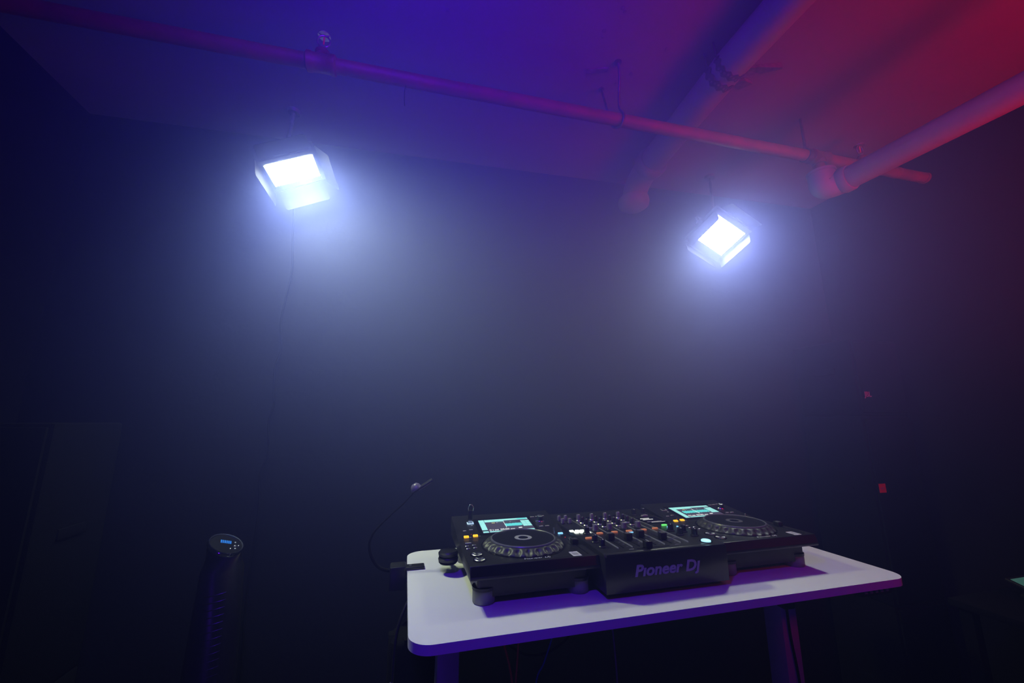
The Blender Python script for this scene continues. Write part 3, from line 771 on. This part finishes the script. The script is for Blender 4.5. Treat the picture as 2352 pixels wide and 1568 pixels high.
for i, x in enumerate(CH):
    knob(x, .300, 'trim'); knob(x, .272, 'eq'); knob(x, .246, 'eq'); knob(x, .219, 'eq'); knob(x, .186, 'color')
    prism('cue_key', rrect(x - .0095, x + .0085, .154, .163, .003, 4), mz(.158) - .0005, mz(.158) + .0035, 'cue_orange', mx, bev=.001)
    box('fader_slot', (x - .0012, x + .0012, .035, .142, mz(.09) - .0005, mz(.09) + .0004), 'black_gloss', mx)
    fy = (.100, .088, .104, .072)[i]
    fc = box('channel_fader', (x - .009, x + .009, fy - .008, fy + .008, mz(fy) + .0006, mz(fy) + .0175), 'black_plastic', mx, bev=.0018)
    box('fader_line', (x - .0088, x + .0088, fy - .0006, fy + .0006, mz(fy) + .0173, mz(fy) + .0178), 'print_white', fc)
    for k in range(6):
        box('scale_tick', (x + .011, x + .0165, .040 + k * .019, .0408 + k * .019, mz(.08) - .0002, mz(.08) + .0003), 'print_grey', mx)
    box('channel_switch', (x - .006, x + .006, .321, .326, mz(.32), mz(.32) + .004), 'black_plastic', mx)
    for k in range(9):
        box('level_led', (x + .0195, x + .0225, .205 + k * .010, .209 + k * .010, mz(.2) - .0002, mz(.25) + .0008), 'knob_black', mx)
box('link_led', (.148, .162, .1455, .1485, mz(.147) - .0003, mz(.147) + .0018), 'lit_blue', mx)
# left column: mic knobs, colour effect keys, headphone section
knob(.010, .283, 'mic'); knob(.031, .280, 'mic'); knob(.012, .318, 'mic'); knob(.033, .318, 'mic')
for i, (x, y) in enumerate(((.003, .199), (.019, .197), (.033, .196), (.010, .183), (.025, .1815))):
    prism('effect_key', rrect(x - .0058, x + .0058, y - .0055, y + .0055, .002, 3), mz(y) - .0004, mz(y) + .0028, 'lit_white', mx, bev=.0006)
lathe('effect_led', [(0, 0), (.0032, 0), (.0032, .0018), (.0022, .0026), (0, .0028)], 'lit_white', mx, n=14, loc=(.046, .174, mz(.17)))
knob(.034, .168, 'level')
prism('cue_key', rrect(.010, .030, .121, .130, .003, 4), mz(.12) - .0005, mz(.12) + .0035, 'cue_orange', mx, bev=.001)
knob(.022, .095, 'level'); knob(.022, .055, 'level')
# right column: effect display, keys, big effect button
dsp = box('effect_display', (.252, .322, .214, .285, mz(.25) - .0004, mz(.25) + .0010), 'black_gloss', mx)
for j, (a, b, y) in enumerate(((.262, .292, .268), (.264, .298, .256), (.262, .312, .232), (.272, .318, .224))):
    box('display_text', (a, b, y, y + (.0045 if j < 2 else .0025), mz(y) + .0008, mz(y) + .0014), 'screen_white' if j != 2 else 'print_white', dsp)
box('display_tab', (.288, .308, .300, .308, mz(.3) - .0004, mz(.3) + .003), 'sticker_grey', mx)
knob(.272, .325, 'level'); knob(.308, .328, 'level')
prism('cue_key', rrect(.2325, .2495, .158, .167, .003, 4), mz(.16) - .0005, mz(.16) + .0035, 'cue_orange', mx, bev=.001)
prism('tap_key', rrect(.281, .297, .184, .192, .002, 4), mz(.19) - .0004, mz(.19) + .0028, 'lit_green', mx, bev=.0006)
prism('quantize_key', rrect(.284, .300, .161, .170, .002, 4), mz(.165) - .0004, mz(.165) + .0028, 'lit_blue', mx, bev=.0006)
lathe('channel_led', [(0, 0), (.0028, 0), (.0028, .0016), (0, .0024)], 'lit_blue', mx, n=12, loc=(.317, .166, mz(.17)))
knob(.272, .135, 'level'); knob(.300, .118, 'level'); knob(.272, .095, 'level'); knob(.304, .078, 'level')
bb = lathe('effect_button', [(0, -.0004), (.0115, -.0004), (.0115, .0034), (.0100, .0046), (0, .0052)], 'lit_ice', mx, n=28, loc=(.296, .026, MZ))
lathe('effect_ring', [(.0118, -.0004), (.0150, -.0004), (.0150, .0014), (.0118, .0014), (.0118, -.0004)], 'black_gloss', mx, n=32, loc=(.296, .026, MZ))
# cross fader
box('crossfader_slot', (.095, .185, .0195, .0215, MZ - .0004, MZ + .0006), 'black_gloss', mx)
xf = box('crossfader', (.116, .134, .012, .029, MZ + .0006, MZ + .0165), 'black_plastic', mx, bev=.0018)
box('fader_line', (.1245, .1255, .0122, .0288, MZ + .0163, MZ + .0168), 'print_white', xf)
for x in (.052, .090, .1345, .1795, .225, .2475):
    box('panel_line', (x - .0003, x + .0003, .030, .345, mz(.2) - .0024, mz(.345) + .0003), 'print_grey', mx)
for i, (x, y) in enumerate(((.075, .020), (.205, .024), (.212, .060), (.236, .075), (.238, .105))):
    for k in range(3): box('panel_print', (x + k * .0045, x + k * .0045 + .0035, y, y + .002, mz(y) - .0003, mz(y) + .0003), 'print_grey', mx)

# ================================================================ headphones behind the left player
hp = empty('headphones', (0.105, 0.345, DESK), 'black folded headphones beside the back of the left player', 'headphones')
cup = [(0, 0), (.020, 0), (.026, .003), (.027, .009), (.024, .0125), (.0235, .0135), (0, .0135)]
for z, nm in ((.030, 'ear_cup'), (.0435, 'ear_cup')):
    c_ = lathe(nm, cup, 'black_plastic', hp, n=30, loc=(0, 0, z))
    lathe('cushion', [(.012, z - .004), (.022, z - .004), (.0255, z), (.012, z + .001), (.012, z - .004)], 'cable_black', c_, n=30, loc=(0, 0, 0))
tube('headband', [(.0, .020, .045), (.005, .045, .048), (.0, .08, .030), (.002, .095, .010), (.004, .105, .0045), (.004, .125, .0045)], .0042, 'black_plastic', hp, n=10)
tube('swivel_arm', [(0.0, 0.02, .037), (.0, .05, .040), (.002, .075, .012), (.004, .078, .005)], .0036, 'black_plastic', hp, n=8)

# ================================================================ clip lamp
cl = empty('clip_lamp', (0, 0.41, DESK), 'small black gooseneck lamp clipped to the left desk edge', 'lamp')
clamp = side_prism('clamp', [(-.026, -.045), (.022, -.045), (.022, .014), (-.026, .014)], -.046, -.004, 'black_plastic', cl, bev=.004)
box('upper_jaw', (-.020, .046, -.018, .012, .0006, .0085), 'black_plastic', clamp, bev=.003)
box('lower_jaw', (-.010, .040, -.016, .010, -.032, -.0195), 'black_plastic', clamp, bev=.003)
lathe('clamp_screw', [(0, 0), (.004, 0), (.004, .0016), (0, .002)], 'silver', clamp, n=10, loc=(.008, -.004, .0085))
tube('gooseneck', [(-.040, 0, -.001), (-.058, 0, .002), (-.076, 0, .011), (-.090, 0, .027), (-.100, 0, .048), (-.104, 0, .070), (-.099, 0, .089), (-.090, 0, .104), (-.071, 0, .124), (-.048, 0, .145), (-.020, 0, .169), (.003, 0, .192), (.010, 0, .200)],
     [.0050 - .0028 * min(1, i / 55) for i in range(73)], 'cable_black', cl, n=10)
head = empty('lamp_head', (.030, 0, .213)); head.parent = cl
head.rotation_euler = (0, math.radians(-31), 0)
bmh = bmesh.new()
bm_box(bmh, -.026, .036, -.017, .017, -.0015, .004, .0015)
auto_smooth(from_bm('shade', bmh, 'black_plastic', head))
box('lens', (-.010, .030, -.013, .013, -.0032, -.0012), 'smoked_lens', head, bev=.0006)
lathe('lamp_dome', [(0, .018), (.007, .017), (.0125, .012), (.015, .004), (.0155, 0), (0, 0)], 'knob_grey', head, n=24, loc=(-.014, 0, .002))

# ================================================================ cables under the desk
def under(name, label, pts, r, m, grp=None): tag(tube(name, [(x, y, DESK + z) for x, y, z in pts], r, m, None, n=8), label, 'cable', grp)
under('audio_cable', 'orange cable hanging under the desk, the left of two', [(.195, .20, -.018), (.2, .2, -.06), (.222, .2, -.11), (.244, .2, -.20), (.256, .2, -.40), (.27, .21, -.994)], .0026, 'cable_orange', 'orange cables under the desk')
under('audio_cable', 'orange cable hanging under the desk, the right of two', [(.262, .2, -.018), (.26, .2, -.10), (.256, .2, -.16), (.250, .2, -.24), (.249, .22, -.5), (.25, .24, -.994)], .0024, 'cable_orange', 'orange cables under the desk')
under('network_cable', 'thin blue cable slanting down under the desk', [(.352, .2, -.018), (.348, .2, -.10), (.323, .2, -.165), (.30, .2, -.215), (.29, .2, -.40), (.30, .2, -.994)], .0020, 'cable_blue')
under('power_cable', 'black cable looping low under the desk between orange and blue cables', [(.20, .22, -.018), (.215, .22, -.09), (.25, .22, -.135), (.30, .22, -.158), (.36, .22, -.150), (.41, .22, -.11), (.43, .22, -.018)], .0026, 'cable_black')
under('power_cable', 'black cable hanging straight down under the middle of the desk', [(.52, .22, -.018), (.515, .22, -.10), (.522, .22, -.25), (.52, .22, -.6), (.50, .25, -.994)], .0024, 'print_grey')
under('power_cable', 'black cable running down the front of the right desk leg', [(1.045, .194, -.05), (1.050, .195, -.12), (1.052, .195, -.2), (1.062, .195, -.30), (1.070, .195, -.5), (1.06, .19, -.955), (1.00, .16, -.994)], .0032, 'cable_black')
pa = empty('power_adapter', (1.042, .185, DESK - .10), 'small black power adapter at the top of right desk leg', 'adapter')
box('case', (-.022, .014, -.015, .014, -.02, .034), 'black_plastic', pa, bev=.004)
tube('strap', [(-.024, -.016, 0), (.048, -.016, -.004), (.048, .014, -.004)], .0016, 'cable_black', pa, n=6, straight=True)
hb = empty('hanging_bag', (.03, .335, DESK - .22), 'black cable bag hanging under the left desk corner', 'bag')
prism('pouch', rrect(-.07, .07, -.05, .05, .04, 6), -.18, .10, 'tolex_black', hb, bev=.02, seg=3)
tube('bag_strap', [(-.055, -.052, .02), (-.05, -.045, .12), (-.02, -.02, .185), (.02, .02, .200), (.05, .04, .12), (.055, .05, .03)], .004, 'black_plastic', hb, n=8)
for x, z in ((-.058, .01), (.0, -.012)):
    lathe('buckle', [(0, 0), (.006, 0), (.006, .002), (0, .003)], 'silver', hb, n=10, loc=(x, -.0500 if x > -.03 else -.044, z), axis=(0, -1, 0))

# ================================================================ loudspeaker stacks in the corners
def speaker(name, label, ext, badge, grp=None):
    x0, x1, y0, y1, z0, z1 = ext
    e = empty(name, ((x0 + x1) / 2, (y0 + y1) / 2, z0), label, 'speaker', grp)
    hx, hy, h = (x1 - x0) / 2, (y1 - y0) / 2, z1 - z0
    box('cabinet', (-hx, hx, -hy + .008, hy, 0, h), 'tolex_black', e, bev=.008)
    g = box('grille', (-hx + .012, hx - .012, -hy, -hy + .010, .012, h - .012), 'grille_black', e, bev=.003)
    for sx in (-1, 1):
        box('handle', (sx * hx - .004 if sx < 0 else hx - .010, -hx + .010 if sx < 0 else hx + .004, -.05, .05, h * .55, h * .55 + .03), 'tolex_black', e, bev=.003)
    if badge == 'red':
        b = box('badge', (-hx + .016, -hx + .050, -hy - .002, -hy + .001, h - .302, h - .268), 'badge_red', g)
        text('badge_text', 'JBL', .012, 'badge_silver', b, Matrix.Translation((-hx + .020, -hy - .0022, h - .289)) @ Matrix.Rotation(PI / 2, 4, 'X'), .0002, width=.024)
    if badge == 'text':
        text('badge_text', 'JBL', .030, 'badge_silver', g, Matrix.Translation((-hx + .024, -hy - .0012, .078)) @ Matrix.Rotation(PI / 2, 4, 'X'), .0006, offset=.0006, width=.040)
    return e
speaker('subwoofer', 'black subwoofer on the floor in the right corner, lowest of the stack', (1.80, 2.075, .42, .685, 0, .70), None, 'speakers in the corners')
speaker('subwoofer', 'black subwoofer with small red badge, middle of the right corner stack', (1.80, 2.075, .42, .685, .70, 1.415), 'red', 'speakers in the corners')
speaker('loudspeaker', 'black loudspeaker with silver lettering, top of the right corner stack', (1.80, 2.075, .42, .685, 1.415, 1.74), 'text', 'speakers in the corners')
speaker('subwoofer', 'black subwoofer on the floor in the left corner, lower of two', (-1.215, -.925, .52, .80, 0, .70), None, 'speakers in the corners')
speaker('subwoofer', 'black subwoofer in the left corner, upper of two', (-1.215, -.925, .52, .80, .70, 1.40), None, 'speakers in the corners')

# ================================================================ small table with a lit device at the right
tb = empty('side_table', (1.84, -.02, 0), 'dark black side table at the far right edge', 'table')
box('top', (-.24, .24, -.16, .16, .845, .865), 'tolex_black', tb, bev=.003)
for sx in (-1, 1):
    for sy in (-1, 1): box('leg', (sx * .21 - .015, sx * .21 + .015, sy * .13 - .015, sy * .13 + .015, 0, .846), 'tolex_black', tb)
dv = empty('tablet', (1.885, .0, .8652), 'tablet with glowing green and blue screen on the side table', 'tablet')
tm = Matrix.Rotation(math.radians(18), 4, 'X')
def dvp(name, ext, m, par=None, bev=0):
    o = box(name, ext, m, par or dv, bev)
    o.data.transform(Matrix.Translation((0, -.06, .008)) @ tm)
    return o
dvp('case', (-.12, .12, 0, .15, -.005, .004), 'black_plastic', bev=.002)
s_ = dvp('screen', (-.112, .112, .008, .142, .0038, .0046), 'phone_green')
dvp('screen_bar', (-.110, .110, .030, .070, .0044, .0052), 'phone_blue', s_)
for i in range(8): dvp('screen_tile', (-.105 + i * .027, -.085 + i * .027, .078, .098, .0044, .0052), 'phone_blue', s_)
for i in range(5): dvp('screen_icon', (-.10 + i * .04, -.088 + i * .04, .012, .022, .0044, .0052), 'print_grey', s_)
prism('stand', [(-.06, .0), (.06, .0), (.06, .085), (-.06, .085)], 0.0, .006, 'black_plastic', dv)
side_prism('prop', [(.055, .0), (.078, .0), (.078, .040), (.055, .032)], -.05, .05, 'black_plastic', dv)
